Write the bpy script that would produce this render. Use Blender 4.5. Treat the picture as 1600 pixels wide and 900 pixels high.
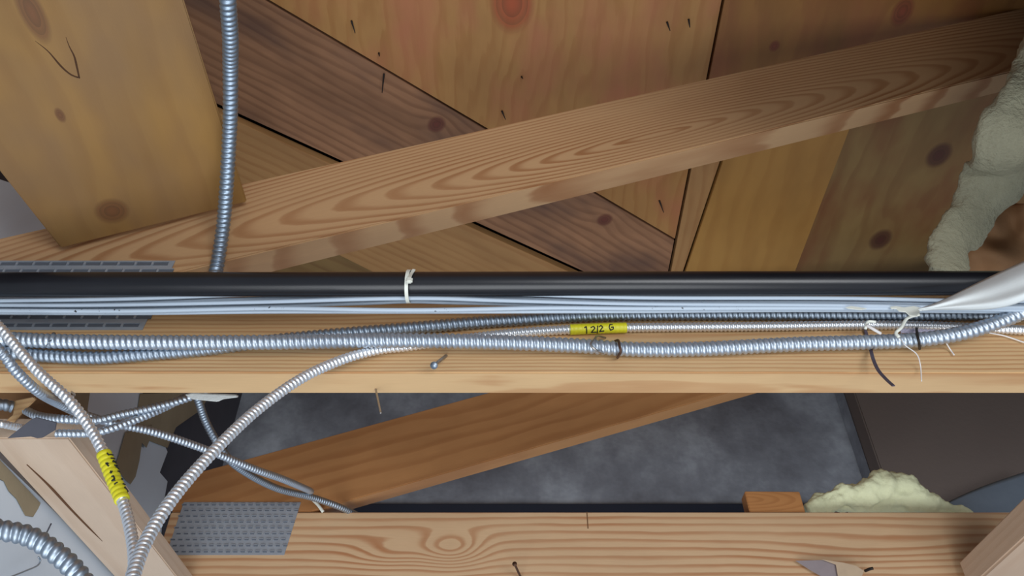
import bpy, bmesh, math, random
import numpy as np
from mathutils import Vector, Matrix
random.seed(7); rng = np.random.default_rng(7)
S = bpy.context.scene
for o in list(bpy.data.objects): bpy.data.objects.remove(o)

# ------------------------------------------------------------------ camera
CZ = 1.65                       # eye height; the ceiling framing hangs above it
PITCH = math.radians(42)
cam = bpy.data.objects.new('camera', bpy.data.cameras.new('camera'))
S.collection.objects.link(cam); S.camera = cam
cam.location = (0, 0, CZ); cam.rotation_euler = (math.radians(90) + PITCH, 0, 0)
cam.data.sensor_width = 36; cam.data.lens = 36 * 1250 / 1600; cam.data.clip_start = 0.02
# ------------------------------------------------------------------ world
W = bpy.data.worlds.new('world'); S.world = W; W.use_nodes = True
W.node_tree.nodes['Background'].inputs[0].default_value = (0.72, 0.83, 1.0, 1)
W.node_tree.nodes['Background'].inputs[1].default_value = 0.42
# ------------------------------------------------------------------ lights (a window of the room below and an added fill)
def area(name, loc, target, sx, sy, power, col):
    l = bpy.data.lights.new(name, 'AREA'); l.shape = 'RECTANGLE'; l.size = sx; l.size_y = sy
    l.energy = power; l.color = col
    o = bpy.data.objects.new(name, l); S.collection.objects.link(o); o.location = loc
    d = Vector(target) - Vector(loc); o.rotation_euler = d.to_track_quat('-Z', 'Y').to_euler()
    return o
area('window_light', (1.0, -1.7, CZ - 0.35), (-0.1, 1.1, CZ + 0.85), 1.4, 1.0, 38, (0.96, 0.98, 1.0))
area('underside_fill', (-0.05, 0.25, CZ - 1.35), (0.1, 1.1, CZ + 0.8), 1.8, 1.4, 34, (0.93, 0.97, 1.0))  # added fill from below, brightens the undersides
# ------------------------------------------------------------------ exposure
S.view_settings.view_transform = 'Standard'; S.view_settings.look = 'None'
S.view_settings.gamma = 1; S.view_settings.use_curve_mapping = False
S.view_settings.exposure = 0.0

# ------------------------------------------------------------------ helpers
O = Vector((0, 0, CZ)); cp, sp = math.cos(PITCH), math.sin(PITCH)
def ray(px, py):
    u, v = (px - 800) / 1250, (py - 450) / 1250
    return Vector((u, cp + v * sp, sp - v * cp))
def PY(px, py, y): d = ray(px, py); return O + d * (y / d.y)
def PZ(px, py, z): d = ray(px, py); return O + d * (z / d.z)      # z above the eye
def PX(px, py, x): d = ray(px, py); return O + d * (x / d.x)
def PD(px, py, t): return O + ray(px, py) * t
def proj(p):
    q = Vector(p) - O; f = q.y * cp + q.z * sp; dn = q.y * sp - q.z * cp
    return 800 + 1250 * q.x / f, 450 + 1250 * dn / f

def link(name, me, mat, parent=None):
    o = bpy.data.objects.new(name, me); S.collection.objects.link(o)
    if mat: me.materials.append(mat)
    if parent: o.parent = parent
    return o
def tag(o, label, cat, group=None):
    o['label'] = label; o['category'] = cat
    if group: o['group'] = group
    return o
def struct(o): o['kind'] = 'structure'; return o
def empty(name, loc):
    o = bpy.data.objects.new(name, None); S.collection.objects.link(o); o.location = loc
    o.empty_display_size = 0.05
    return o
def setw(o, M):               # world matrix for an object whose parent is a plain translated one
    if o.parent: M = Matrix.Translation(-world_loc(o.parent)) @ M if not o.parent.parent else M
    o.matrix_basis = M
def world_loc(p):
    return p.matrix_basis.translation.copy()
def pkeep(o, M, parent):      # general: parent may be rotated
    o.parent = parent
    pm = parent.matrix_basis
    if parent.parent: pm = parent.parent.matrix_basis @ pm
    o.matrix_basis = pm.inverted() @ M

def prism(name, pts, nrm, thick, grain, mat, parent=None, bev=0.0012, origin=None):
    """plate with outline pts (world) extruded by thick along nrm; local X = grain"""
    X = Vector(grain).normalized(); N = Vector(nrm).normalized()
    X = (X - N * X.dot(N)).normalized(); Y = N.cross(X)
    o0 = Vector(origin) if origin is not None else Vector(pts[0])
    M = Matrix.Translation(o0) @ Matrix((X, Y, N)).transposed().to_4x4(); Mi = M.inverted()
    bm = bmesh.new()
    vs = [bm.verts.new(Mi @ Vector(p)) for p in pts]
    f = bm.faces.new(vs)
    r = bmesh.ops.extrude_face_region(bm, geom=[f])
    for v in [g for g in r['geom'] if isinstance(g, bmesh.types.BMVert)]: v.co.z += thick
    bmesh.ops.recalc_face_normals(bm, faces=bm.faces)
    if bev: bmesh.ops.bevel(bm, geom=list(bm.edges), offset=bev, segments=2, affect='EDGES', clamp_overlap=True)
    me = bpy.data.meshes.new(name); bm.to_mesh(me); bm.free()
    o = link(name, me, mat)
    if parent: pkeep(o, M, parent)
    else: o.matrix_basis = M
    return o

def catmull(pts, step):
    P = [Vector(p) for p in pts]
    P = [P[0] * 2 - P[1]] + P + [P[-1] * 2 - P[-2]]
    out = []
    for i in range(1, len(P) - 2):
        a, b, c, d = P[i - 1:i + 3]
        for k in range(40):
            t = k / 40
            out.append(0.5 * ((2 * b) + (c - a) * t + (2 * a - 5 * b + 4 * c - d) * t * t + (3 * b - a - 3 * c + d) * t ** 3))
    out.append(P[-2])
    A = np.array([list(p) for p in out])
    seg = np.r_[0, np.cumsum(np.linalg.norm(np.diff(A, axis=0), axis=1))]
    n = max(2, int(seg[-1] / step)); s = np.linspace(0, seg[-1], n + 1)
    return np.stack([np.interp(s, seg, A[:, k]) for k in range(3)], 1), s
def frames(A):
    T = np.gradient(A, axis=0); T /= np.linalg.norm(T, axis=1)[:, None]
    ref = np.array([0, 0, 1.0]) if abs(T[0][2]) < 0.9 else np.array([1.0, 0, 0])
    N = np.zeros_like(T); n = ref - T[0] * ref.dot(T[0]); N[0] = n / np.linalg.norm(n)
    for i in range(1, len(T)):
        n = N[i - 1] - T[i] * N[i - 1].dot(T[i]); N[i] = n / np.linalg.norm(n)
    return T, N, np.cross(T, N)
def sweep(name, A, rad, nseg, mat, parent=None, cap=True, smooth=True):
    """rad: array (n, nseg) or float"""
    T, N, B = frames(A); n = len(A)
    th = np.arange(nseg) * 2 * math.pi / nseg
    if np.isscalar(rad): rad = np.full((n, nseg), rad)
    elif rad.ndim == 1: rad = np.repeat(rad[:, None], nseg, 1)
    V = A[:, None, :] + rad[:, :, None] * (np.cos(th)[None, :, None] * N[:, None, :] + np.sin(th)[None, :, None] * B[:, None, :])
    V = V.reshape(-1, 3)
    o0 = A[0].copy(); V = V - o0
    i = np.arange(n - 1)[:, None]; j = np.arange(nseg)[None, :]; j2 = (j + 1) % nseg
    F = np.stack([i * nseg + j, i * nseg + j2, (i + 1) * nseg + j2, (i + 1) * nseg + j], -1).reshape(-1, 4)
    nf = len(F); loops = F.ravel()
    starts = np.arange(nf) * 4; tot = np.full(nf, 4)
    if cap:
        loops = np.r_[loops, np.arange(nseg)[::-1], (n - 1) * nseg + np.arange(nseg)]
        starts = np.r_[starts, nf * 4, nf * 4 + nseg]; tot = np.r_[tot, nseg, nseg]
    me = bpy.data.meshes.new(name)
    me.vertices.add(len(V)); me.vertices.foreach_set('co', V.astype(np.float32).ravel())
    me.loops.add(len(loops)); me.loops.foreach_set('vertex_index', loops.astype(np.int32))
    me.polygons.add(len(starts)); me.polygons.foreach_set('loop_start', starts.astype(np.int32))
    me.polygons.foreach_set('use_smooth', np.full(len(starts), smooth))
    me.update(calc_edges=True); me.validate()
    o = link(name, me, mat); M = Matrix.Translation(Vector(o0))
    if parent: pkeep(o, M, parent)
    else: o.matrix_basis = M
    return o
class Path:
    def __init__(s, pts, step): s.A, s.s = catmull(pts, step)
    def near(s, px, py):
        best = min(range(len(s.A)), key=lambda i: (proj(s.A[i])[0] - px) ** 2 + (proj(s.A[i])[1] - py) ** 2)
        return best
def armored(name, pts, R, pitch, mat, depth=0.2, parent=None, nseg=18, spp=9, phase=0):
    """flexible steel armour: one helical strip whose turns bulge between sharp grooves"""
    p = Path(pts, pitch / spp)
    th = np.arange(nseg) / nseg
    ph = (p.s[:, None] / pitch - th[None, :] + phase) % 1.0
    prof = np.sin(math.pi * ph) ** 0.9
    rad = R * (1 - depth + depth * prof)
    o = sweep(name, p.A, rad, nseg, mat, parent)
    p.R = R; p.pitch = pitch
    return o, p
def tube(name, pts, r, mat, parent=None, nseg=10, step=0.004, taper=None, cat=True):
    A, s = catmull(pts, step) if cat else (np.array([list(q) for q in pts]), None)
    rad = np.full(len(A), r) if taper is None else np.interp(np.linspace(0, 1, len(A)), *taper) * r
    return sweep(name, A, rad, nseg, mat, parent)
def joinmesh(name, objs, mat=None, parent=None, kind=None):
    bm = bmesh.new(); mats = []
    for o in objs:
        me = o.data.copy(); M = o.matrix_basis if not o.parent else None
        me.transform(M)
        idx = []
        for m in o.data.materials:
            if m not in mats: mats.append(m)
            idx.append(mats.index(m))
        for p in me.polygons: p.material_index = idx[p.material_index] if idx else 0
        bm.from_mesh(me); bpy.data.meshes.remove(me)
    c = sum((v.co for v in bm.verts), Vector()) / max(1, len(bm.verts))
    bmesh.ops.translate(bm, verts=bm.verts, vec=-c)
    me = bpy.data.meshes.new(name); bm.to_mesh(me); bm.free()
    for m in mats: me.materials.append(m)
    r = bpy.data.objects.new(name, me); S.collection.objects.link(r)
    M = Matrix.Translation(c)
    if parent: pkeep(r, M, parent)
    else: r.matrix_basis = M
    for o in objs: bpy.data.objects.remove(o)
    if kind: r['kind'] = kind
    return r

# ------------------------------------------------------------------ materials
def srgb(r, g, b):
    f = lambda c: (c / 255 / 12.92) if c <= 10 else ((c / 255 + 0.055) / 1.055) ** 2.4
    return (f(r), f(g), f(b), 1)
class NT:
    def __init__(s, name, rough=0.6, metal=0.0):
        s.m = bpy.data.materials.new(name); s.m.use_nodes = True; s.t = s.m.node_tree
        s.b = s.t.nodes['Principled BSDF']; s.b.inputs['Roughness'].default_value = rough
        s.b.inputs['Metallic'].default_value = metal
        s.tc = s.t.nodes.new('ShaderNodeTexCoord')
    def put(s, inp, v):
        if hasattr(v, 'links'): s.t.links.new(v, inp)
        else: inp.default_value = v
    def math(s, op, a, b=0.0, c=None, clamp=False):
        n = s.t.nodes.new('ShaderNodeMath'); n.operation = op; n.use_clamp = clamp
        s.put(n.inputs[0], a); s.put(n.inputs[1], b)
        if c is not None: s.put(n.inputs[2], c)
        return n.outputs[0]
    def vmul(s, v, k):
        n = s.t.nodes.new('ShaderNodeVectorMath'); n.operation = 'MULTIPLY'
        s.put(n.inputs[0], v); n.inputs[1].default_value = k; return n.outputs[0]
    def vadd(s, v, k):
        n = s.t.nodes.new('ShaderNodeVectorMath'); n.operation = 'ADD'
        s.put(n.inputs[0], v); s.put(n.inputs[1], k); return n.outputs[0]
    def noise(s, v, scale, detail=3, rough=0.5):
        n = s.t.nodes.new('ShaderNodeTexNoise'); s.put(n.inputs['Vector'], v)
        n.inputs['Scale'].default_value = scale; n.inputs['Detail'].default_value = detail
        n.inputs['Roughness'].default_value = rough; return n.outputs['Fac']
    def sep(s, v):
        n = s.t.nodes.new('ShaderNodeSeparateXYZ'); s.put(n.inputs[0], v); return n.outputs
    def ramp(s, f, stops, interp='LINEAR'):
        n = s.t.nodes.new('ShaderNodeValToRGB'); n.color_ramp.interpolation = interp; s.put(n.inputs[0], f)
        e = n.color_ramp.elements
        while len(e) < len(stops): e.new(0.5)
        for k, (p, c) in enumerate(stops):
            e[k].position = p; e[k].color = c if isinstance(c, tuple) else (c, c, c, 1)
        return n.outputs[0]
    def mix(s, f, a, b, mode='MIX'):
        n = s.t.nodes.new('ShaderNodeMix'); n.data_type = 'RGBA'; n.blend_type = mode
        s.put(n.inputs[0], f); s.put(n.inputs[6], a); s.put(n.inputs[7], b); return n.outputs[2]
    def bump(s, h, strength=0.3, dist=0.001):
        n = s.t.nodes.new('ShaderNodeBump'); n.inputs['Strength'].default_value = strength
        n.inputs['Distance'].default_value = dist; s.put(n.inputs['Height'], h)
        s.t.links.new(n.outputs[0], s.b.inputs['Normal'])
    def col(s, c): s.put(s.b.inputs['Base Color'], c)

def wood(name, light, dark, freq=150, cy=-0.3, cz=0.05, cx=0.0, sx=0.03, warp=0.006, wscale=(2, 9, 9), contrast=0.7, sz=1.0,
         bumps=(), knots=(), seed=0, blotch=0.25, stain=None, rough=0.55, kcol=(70, 35, 20), fibre=0.16):
    m = NT(name, rough); P = m.tc.outputs['Object']
    Ps = m.vadd(P, (seed * 3.17, seed * 1.73, seed * 2.41))
    w = m.math('MULTIPLY', m.math('SUBTRACT', m.noise(m.vmul(Ps, wscale), 1.0, 2, 0.45), 0.5), warp * 2)
    w2 = m.math('MULTIPLY', m.math('SUBTRACT', m.noise(m.vmul(Ps, (7, 40, 40)), 1.0, 2, 0.5), 0.5), warp * 0.5)
    x, y, z = m.sep(P)[0:3]
    ax = m.math('MULTIPLY', m.math('SUBTRACT', x, cx), sx)
    ay = m.math('SUBTRACT', y, cy); az = m.math('MULTIPLY', m.math('SUBTRACT', z, cz), sz)
    r = m.math('SQRT', m.math('ADD', m.math('ADD', m.math('MULTIPLY', ax, ax), m.math('MULTIPLY', ay, ay)), m.math('MULTIPLY', az, az)))
    r = m.math('ADD', m.math('ADD', r, w), w2)
    def gauss(bx, by, rx, ry):
        dx = m.math('DIVIDE', m.math('SUBTRACT', x, bx), rx); dy = m.math('DIVIDE', m.math('SUBTRACT', y, by), ry)
        d2 = m.math('ADD', m.math('MULTIPLY', dx, dx), m.math('MULTIPLY', dy, dy))
        return m.math('EXPONENT', m.math('MULTIPLY', d2, -1.0))
    for (bx, by, rx, ry, A) in bumps:
        r = m.math('ADD', r, m.math('MULTIPLY', gauss(bx, by, rx, ry), A))
    for (bx, by, rx, ry) in knots:
        r = m.math('ADD', r, m.math('MULTIPLY', gauss(bx, by, rx * 2.6, ry * 2.2), ry * 1.1))
    f = m.math('FRACT', m.math('MULTIPLY', r, freq))
    band = m.ramp(f, [(0.0, 0.05), (0.35, 0.1), (0.78, 0.95), (0.88, 0.85), (1.0, 0.05)], 'EASE')
    amp = m.math('MULTIPLY_ADD', m.noise(m.vmul(Ps, (3, 12, 12)), 1.0, 2), 0.9, 0.1)
    band = m.math('MULTIPLY', m.math('MULTIPLY', band, amp), contrast * 1.6, clamp=True)
    c = m.mix(band, srgb(*light), srgb(*dark))
    bl = m.math('MULTIPLY', m.math('SUBTRACT', m.noise(m.vmul(Ps, (4, 9, 9)), 1.0, 3, 0.6), 0.38), blotch * 3, clamp=True)
    c = m.mix(bl, c, srgb(*[v * 0.72 for v in dark]))
    if stain: 
        sf = m.ramp(m.noise(m.vadd(m.vmul(Ps, (3, 6, 6)), (5, 5, 5)), 1.0, 3, 0.6), [(0.45, 0.0), (0.68, 1.0)])
        c = m.mix(m.math('MULTIPLY', sf, 0.7), c, srgb(*stain))
    fb = m.noise(m.vmul(Ps, (25, 700, 700)), 1.0, 2, 0.6)
    c = m.mix(m.math('MULTIPLY', fb, fibre), c, srgb(*[v * 0.5 for v in dark]))
    for (bx, by, rx, ry) in knots:
        g = gauss(bx, by, rx, ry); k = m.ramp(g, [(0.2, 0.0), (0.45, 0.75), (1.0, 1.0)])
        kr = m.math('FRACT', m.math('MULTIPLY', g, 4.0))
        kc = m.mix(m.math('MULTIPLY', kr, 0.35), srgb(*kcol), srgb(*[min(255, v * 1.7) for v in kcol]))
        c = m.mix(m.math('MULTIPLY', k, 0.9), c, kc)
    m.col(c); m.bump(m.math('ADD', fb, band), 0.25, 0.0006)
    return m.m
def plain(name, c, rough=0.5, metal=0.0, var=0.1, vscale=30, c2=None, bump=0.0, bscale=200, bdist=0.001):
    m = NT(name, rough, metal); P = m.tc.outputs['Object']
    n = m.noise(P, vscale, 4, 0.6)
    c2 = c2 or tuple(v * 0.6 for v in c)
    f = m.math('MULTIPLY', m.math('SUBTRACT', n, 0.4), var * 5, clamp=True)
    m.col(m.mix(f, srgb(*c), srgb(*c2)))
    if bump: m.bump(m.noise(P, bscale, 4, 0.6), bump, bdist)
    return m.m
steel = plain('armour_steel', (190, 200, 211), 0.44, 0.92, 0.10, 60, (160, 168, 176), 0.1, 500, 0.0002)
steel_dull = plain('dull_armour_steel', (168, 180, 192), 0.48, 1.0, 0.12, 60, (110, 120, 130), 0.1, 500, 0.0002)
steel_bright = plain('bright_armour_aluminium', (238, 240, 242), 0.36, 0.85, 0.06, 60, (190, 190, 195))
galv = plain('galvanised_plate', (166, 173, 182), 0.5, 0.35, 0.15, 45, (120, 127, 136), 0.15, 90)
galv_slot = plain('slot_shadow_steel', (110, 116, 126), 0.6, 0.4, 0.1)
black_pipe = plain('black_pipe_plastic', (20, 20, 24), 0.30, 0.0, 0.2, 12, (34, 33, 38), 0.05, 60)
jacket = plain('grey_cable_jacket', (176, 189, 202), 0.5, 0.0, 0.1, 14, (150, 163, 178))
nylon = plain('nylon', (225, 226, 214), 0.4, 0.0, 0.05)
drywall = plain('gypsum_board', (206, 214, 222), 0.85, 0.0, 0.08, 8, (188, 198, 210), 0.15, 120)
gypsum = plain('gypsum_crumb', (205, 208, 205), 0.9, 0.0, 0.12, 40, (160, 160, 150), 0.5, 150, 0.003)
kraft = plain('kraft_paper', (152, 138, 112), 0.85, 0.0, 0.15, 14, (110, 98, 76), 0.3, 60, 0.002)
kraft_brown = plain('brown_paper', (150, 110, 72), 0.8, 0.0, 0.15, 14, (90, 60, 38), 0.3, 60, 0.003)
felt = plain('black_felt', (76, 76, 84), 0.8, 0.0, 0.1, 20, (28, 27, 30), 0.1, 300)
ink = plain('black_ink', (22, 24, 22), 0.6)
yellow = plain('yellow_tape', (214, 206, 36), 0.42, 0.0, 0.1, 60, (178, 168, 24))
rusty = plain('rusty_nail_steel', (100, 72, 56), 0.6, 0.7, 0.2, 90, (64, 44, 36))
nail_steel = plain('nail_steel', (170, 165, 160), 0.35, 0.9, 0.2, 90, (110, 90, 75))
dark_nail = plain('dark_nail_steel', (44, 36, 32), 0.6, 0.4)
white_sheet = plain('white_plastic_sheet', (218, 222, 220), 0.8, 0.0, 0.08, 10, (186, 196, 204), 0.2, 30, 0.003)
glass_wool = plain('greenish_glass_wool', (168, 164, 138), 0.95, 0.0, 0.22, 18, (120, 118, 98), 0.9, 130, 0.006)
pale_wool = plain('pale_yellow_wool', (232, 234, 192), 0.95, 0.0, 0.12, 18, (190, 194, 160), 0.5, 90, 0.004)
def concrete_mat():
    m = NT('grey_concrete', 0.9); P = m.tc.outputs['Object']
    a = m.noise(P, 3.2, 5, 0.65); b = m.noise(P, 40, 4, 0.6)
    c = m.ramp(a, [(0.35, srgb(108, 110, 118)), (0.5, srgb(140, 145, 154)), (0.68, srgb(186, 194, 204))])
    c = m.mix(m.math('MULTIPLY', b, 0.35), c, srgb(96, 100, 112)); m.col(c); m.bump(b, 0.4, 0.003); return m.m
concrete = concrete_mat()
concrete_brown = plain('brownish_concrete', (112, 100, 94), 0.9, 0.0, 0.12, 6, (98, 90, 88), 0.3, 60, 0.003)
gap_shade = plain('gap_shade_blue_black', (30, 38, 54), 0.6, 0.1, 0.1, 10)  # shade of the gap under the wall, put into the colour
void_mat = plain('dark_roofing', (34, 24, 24), 0.9)

# ================================================================== SETTING
H = 1.55                                  # roof sheathing above the eye
YW = 2.12                                 # concrete wall behind
X_ = Vector((1, 0, 0)); Y_ = Vector((0, 1, 0)); Z_ = Vector((0, 0, 1))
def boxpts(x0, x1, y0, y1, z): return [Vector((x0, y0, z)), Vector((x1, y0, z)), Vector((x1, y1, z)), Vector((x0, y1, z))]
ceiling = struct(prism('ceiling', boxpts(-2.2, 2.6, -1.0, YW + 0.1, CZ + H + 0.05), Z_, 0.03, X_, void_mat, bev=0))
# sheathing boards, clipped along their real joints
def line(a, b): a = PZ(*a, H); b = PZ(*b, H); return a, (b - a).normalized()
def isect(l, m):
    (p, d), (q, e) = l, m
    den = d.x * e.y - d.y * e.x; t = ((q.x - p.x) * e.y - (q.y - p.y) * e.x) / den
    return p + d * t
L1 = line((415, 0), (1045, 370)); L2 = line((345, 172), (890, 420)); L3 = line((385, 325), (575, 420))
SM = line((1130, 0), (1047, 420)); S2 = line((1125, 250), (1068, 420)); S3 = line((1350, 130), (1240, 420))
def off(l, k):
    n = Vector((-l[1].y, l[1].x, 0)); return l[0] + n * k, l[1]
g = 0.006
LEFT = (Vector((-2.0, 0, CZ + H)), Vector((0, 1, 0)))
NEAR = (Vector((0, -0.9, CZ + H)), Vector((1, 0, 0))); FAR = (Vector((0, YW, CZ + H)), Vector((1, 0, 0)))
RIGHT = (Vector((2.5, 0, CZ + H)), Vector((0, 1, 0)))
ply_a = wood('plywood_honey', (205, 158, 98), (176, 112, 56), freq=34, cy=-0.2, cz=0.3, sx=0.25, warp=0.035, wscale=(2.2, 5, 5),
             contrast=0.42, knots=((0.10, 0.30, .035, .02),), seed=2, blotch=0.3, stain=(196, 120, 84), kcol=(120, 50, 32), fibre=0.1)
dark_board = wood('weathered_board_brown', (150, 112, 82), (104, 70, 48), freq=55, cy=-0.25, cz=0.1, sx=0.04, warp=0.02, contrast=0.5,
                  knots=((1.20, 0.05, .02, .012), (1.62, 0.06, .016, .010)), seed=5, blotch=0.4, stain=(84, 62, 52), kcol=(80, 38, 28))
tan_board = wood('sheathing_board_tan', (190, 144, 92), (160, 106, 60), freq=45, cy=-0.25, cz=0.1, sx=0.05, warp=0.02, contrast=0.4, seed=6, blotch=0.25)
gold_ply = wood('plywood_gold', (184, 136, 70), (160, 108, 50), freq=22, cy=-0.5, cz=0.3, sx=0.06, warp=0.04, contrast=0.35, seed=8, blotch=0.25, fibre=0.06)
knot_ply = wood('plywood_olive_knotty', (150, 120, 74), (122, 84, 50), freq=36, cy=-0.2, cz=0.3, sx=0.12, warp=0.035, contrast=0.5, seed=9, blotch=0.35,
                stain=(116, 66, 40), fibre=0.08, knots=((1.98, -0.10, .04, .028), (1.98 , -0.3, .04, .028)))
dd = L1[1]
L1a = off(L1, g / 2 + .001); L1b = off(L1, -g / 2 - .001); L2a = off(L2, 0.009); L2b = off(L2, -0.009)
if (PZ(700, 50, H) - L1[0]).cross(L1[1]).z > 0: L1a, L1b = L1b, L1a      # L1a on the plywood side
if (PZ(900, 350, H) - L2[0]).cross(L2[1]).z > 0: L2a, L2b = L2b, L2a
smn = off(SM, 0.003); smp = off(SM, -0.003)
if smn[0].x > smp[0].x: smn, smp = smp, smn
ztop = 0.019
def deckboard(corners, mat, grain, zo=0.0, th=ztop):
    pts = [Vector((p.x, p.y, CZ + H + zo)) for p in corners]
    return prism('sheathing_board', pts, Z_, th, grain, mat, ceiling, bev=0.001, origin=(pts[0].x, pts[0].y, pts[0].z))
cA = isect(L1a, smn); farA = isect(L1a, LEFT) if abs(L1[1].x) > .05 else cA
b1 = deckboard([cA, isect(L1a, LEFT), isect(LEFT, NEAR), isect(smn, NEAR)], ply_a, SM[1])
b2 = deckboard([isect(L1b, LEFT), isect(L1b, smn), isect(L2a, smn), isect(L2a, LEFT)], dark_board, dd, 0.004)
b3 = deckboard([isect(L2b, LEFT), isect(L2b, smn), isect(L3, smn), isect(L3, LEFT)], tan_board, dd, -0.003, 0.021)
b4 = deckboard([isect(off(L3, -0.01 if (PZ(500,300,H)-L3[0]).cross(L3[1]).z > 0 else 0.01), LEFT), isect(L3, smn), isect(smn, FAR), isect(LEFT, FAR)], knot_ply, dd, 0.012)
CUT = line((1110, 205), (1500, 98))
b8 = deckboard([isect(smp, NEAR), isect(smp, CUT), isect(CUT, RIGHT), isect(RIGHT, NEAR)], tan_board, SM[1], 0.0)
cs = off(CUT, -.004) if off(CUT, -.004)[0].y > CUT[0].y else off(CUT, .004)
b5 = deckboard([isect(smp, cs), isect(smp, FAR), isect(S2, FAR), isect(S2, cs)], tan_board, SM[1], -0.004, 0.022)
e3_ = Vector((.003, 0, 0))
b6 = deckboard([isect(S2, cs) + e3_, isect(S2, FAR) + e3_, isect(S3, FAR), isect(S3, cs)], gold_ply, SM[1], -0.014, 0.03)
b7 = deckboard([isect(S3, cs) + e3_, isect(S3, FAR) + e3_, isect(FAR, RIGHT), isect(cs, RIGHT)], knot_ply, SM[1], -0.004, 0.024)
def local_xy(o, px, py):
    M = ceiling.matrix_basis @ o.matrix_basis
    return (M.inverted() @ PZ(px, py, H))[:2]
# knots where the boards carry them (set once the boards' own axes are known)
def board_knots(o, base, pk, **kw):
    ks = [tuple(local_xy(o, px, py)) + (rx, ry) for px, py, rx, ry in pk]
    o.data.materials.clear(); o.data.materials.append(wood(base, knots=ks, **kw))
board_knots(b1, 'plywood_honey_knotty', [(800, 5, .06, .04)], light=(192, 142, 84), dark=(158, 98, 46), freq=30, cy=-0.3, cz=0.3, sx=0.22,
            warp=0.085, wscale=(1.8, 4, 4), contrast=0.38, seed=2, blotch=0.28, stain=(190, 116, 84), kcol=(134, 62, 38), fibre=0.1)
board_knots(b8, 'plywood_tan_knotty', [(1210, 72, .012, .01), (1410, 18, .03, .02)], light=(160, 112, 58), dark=(122, 76, 38), freq=26, cy=-0.3, cz=0.3, sx=0.15,
            warp=0.06, wscale=(1.8, 5, 5), contrast=0.4, seed=19, blotch=0.3, stain=(150, 84, 56), kcol=(104, 50, 34), fibre=0.08)
board_knots(b2, 'weathered_board_knotty', [(682, 196, .018, .022), (945, 345, .018, .02)], light=(178, 130, 94), dark=(120, 78, 52), freq=45, cy=-0.25,
            cz=0.1, sx=0.04, warp=0.02, contrast=0.5, seed=5, blotch=0.45, stain=(92, 70, 62), kcol=(84, 40, 34))
board_knots(b7, 'plywood_olive_two_knots', [(1466, 241, .034, .026), (1375, 373, .034, .026)], light=(152, 122, 74),
            dark=(124, 84, 48), freq=30, cy=-0.3, cz=0.3, sx=0.12, warp=0.04, contrast=0.45, seed=9, blotch=0.3, stain=(124, 70, 42), fibre=0.08, kcol=(62, 30, 28))

# concrete wall beyond, its pilaster, and a dark strip painted for the shadow gap below
z0w = PY(700, 789, YW).z
struct(prism('wall_back', [Vector((-1.6, YW, z0w)), Vector((2.6, YW, z0w)), Vector((2.6, YW, CZ + H + .05)), Vector((-1.6, YW, CZ + H + .05))], Y_, 0.1, X_, concrete, bev=0))
struct(prism('shaded_gap', [Vector((-1.6, YW - .01, z0w - .35)), Vector((2.6, YW - .01, z0w - .35)), Vector((2.6, YW - .01, z0w)), Vector((-1.6, YW - .01, z0w))], Y_, 0.1, X_, gap_shade, bev=0.003))
xa = PY(1325, 680, YW).x; xb = PY(1352, 680, 2.02).x
struct(prism('trim_2', [Vector((xa, 2.06, z0w)), Vector((xb - .002, 2.06, z0w)), Vector((xb - .002, 2.06, CZ + H)), Vector((xa, 2.06, CZ + H))], Y_, 0.058, Z_, concrete, bev=0.004))
struct(prism('wall_right', [Vector((xb, 2.0, z0w - .2)), Vector((2.6, 2.0, z0w - .2)), Vector((2.6, 2.0, CZ + H)), Vector((xb, 2.0, CZ + H))], Y_, 0.115, X_, concrete_brown, bev=0.004))
# left side: black felt faced wall
XL = -0.84
struct(prism('wall_left', [Vector((XL - .02, 0.2, CZ + .55)), Vector((XL - .02, YW, CZ + .55)), Vector((XL - .02, YW, CZ + H)), Vector((XL - .02, 0.2, CZ + H))], -X_, 0.03, Y_, felt, bev=0))

# unseen boxes added above and right of the camera to shade the top right
blocker_m = plain('blocker_grey', (78, 80, 84), .5, .5)
blocker = tag(prism('shade_blocker', boxpts(0.42, 2.38, -1.1, 0.38, CZ + .80), Z_, .65, X_, blocker_m, bev=.004), 'unseen grey box overhead on the right, added for shade', 'blocker')
prism('blocker_extension', boxpts(.82, 2.38, .382, .78, CZ + .82), Z_, .16, X_, blocker_m, blocker, bev=.003)
prism('blocker_extension', boxpts(1.0, 2.38, .382, .79, CZ + .982), Z_, .45, X_, blocker_m, blocker, bev=.003)
struct(prism('wall_east', [Vector((2.4, -1.2, CZ + .3)), Vector((2.4, 2.0, CZ + .3)), Vector((2.4, 2.0, CZ + H)), Vector((2.4, -1.2, CZ + H))], X_, .1, Y_, felt, bev=0))  # unseen side wall of the room, put in dark to shade the corner
for xx in (.6, 1.4, 2.2):
    prism('blocker_rim', boxpts(xx, xx + .02, -1.11, 0.39, CZ + .79), Z_, .52, X_, blocker_m, blocker, bev=.001)
# ================================================================== TRUSS 1 (near)
Y1, T1 = 0.85, 0.047
zb = PY(800, 583, Y1).z; zt = PY(800, 441, Y1).z
truss = tag(empty('roof_truss', (0, Y1, zb)), 'nearest pine truss, its level chord crossing the frame behind the black pipe', 'truss')
chord_pine = wood('pine_chord_near', (214, 178, 130), (170, 108, 56), freq=150, cy=0.10, cz=0.035, cx=0.4, sx=0.02, warp=0.010, wscale=(1.3, 8, 8), contrast=0.62, seed=1,
                  blotch=0.16, sz=0.5, bumps=((1.0, -.05, .3, .02, .012),))
c1 = prism('bottom_chord', [Vector((-0.80, Y1, zb)), Vector((1.0, Y1, zb)), Vector((1.0, Y1, zt)), Vector((-0.80, Y1, zt))], Y_, T1, X_, chord_pine, truss, bev=0.002)
wt0, wt1 = PY(0, 372, Y1), PY(1600, 12, Y1); wb0, wb1 = PY(0, 492, Y1), PY(1600, 107, Y1)
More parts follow.
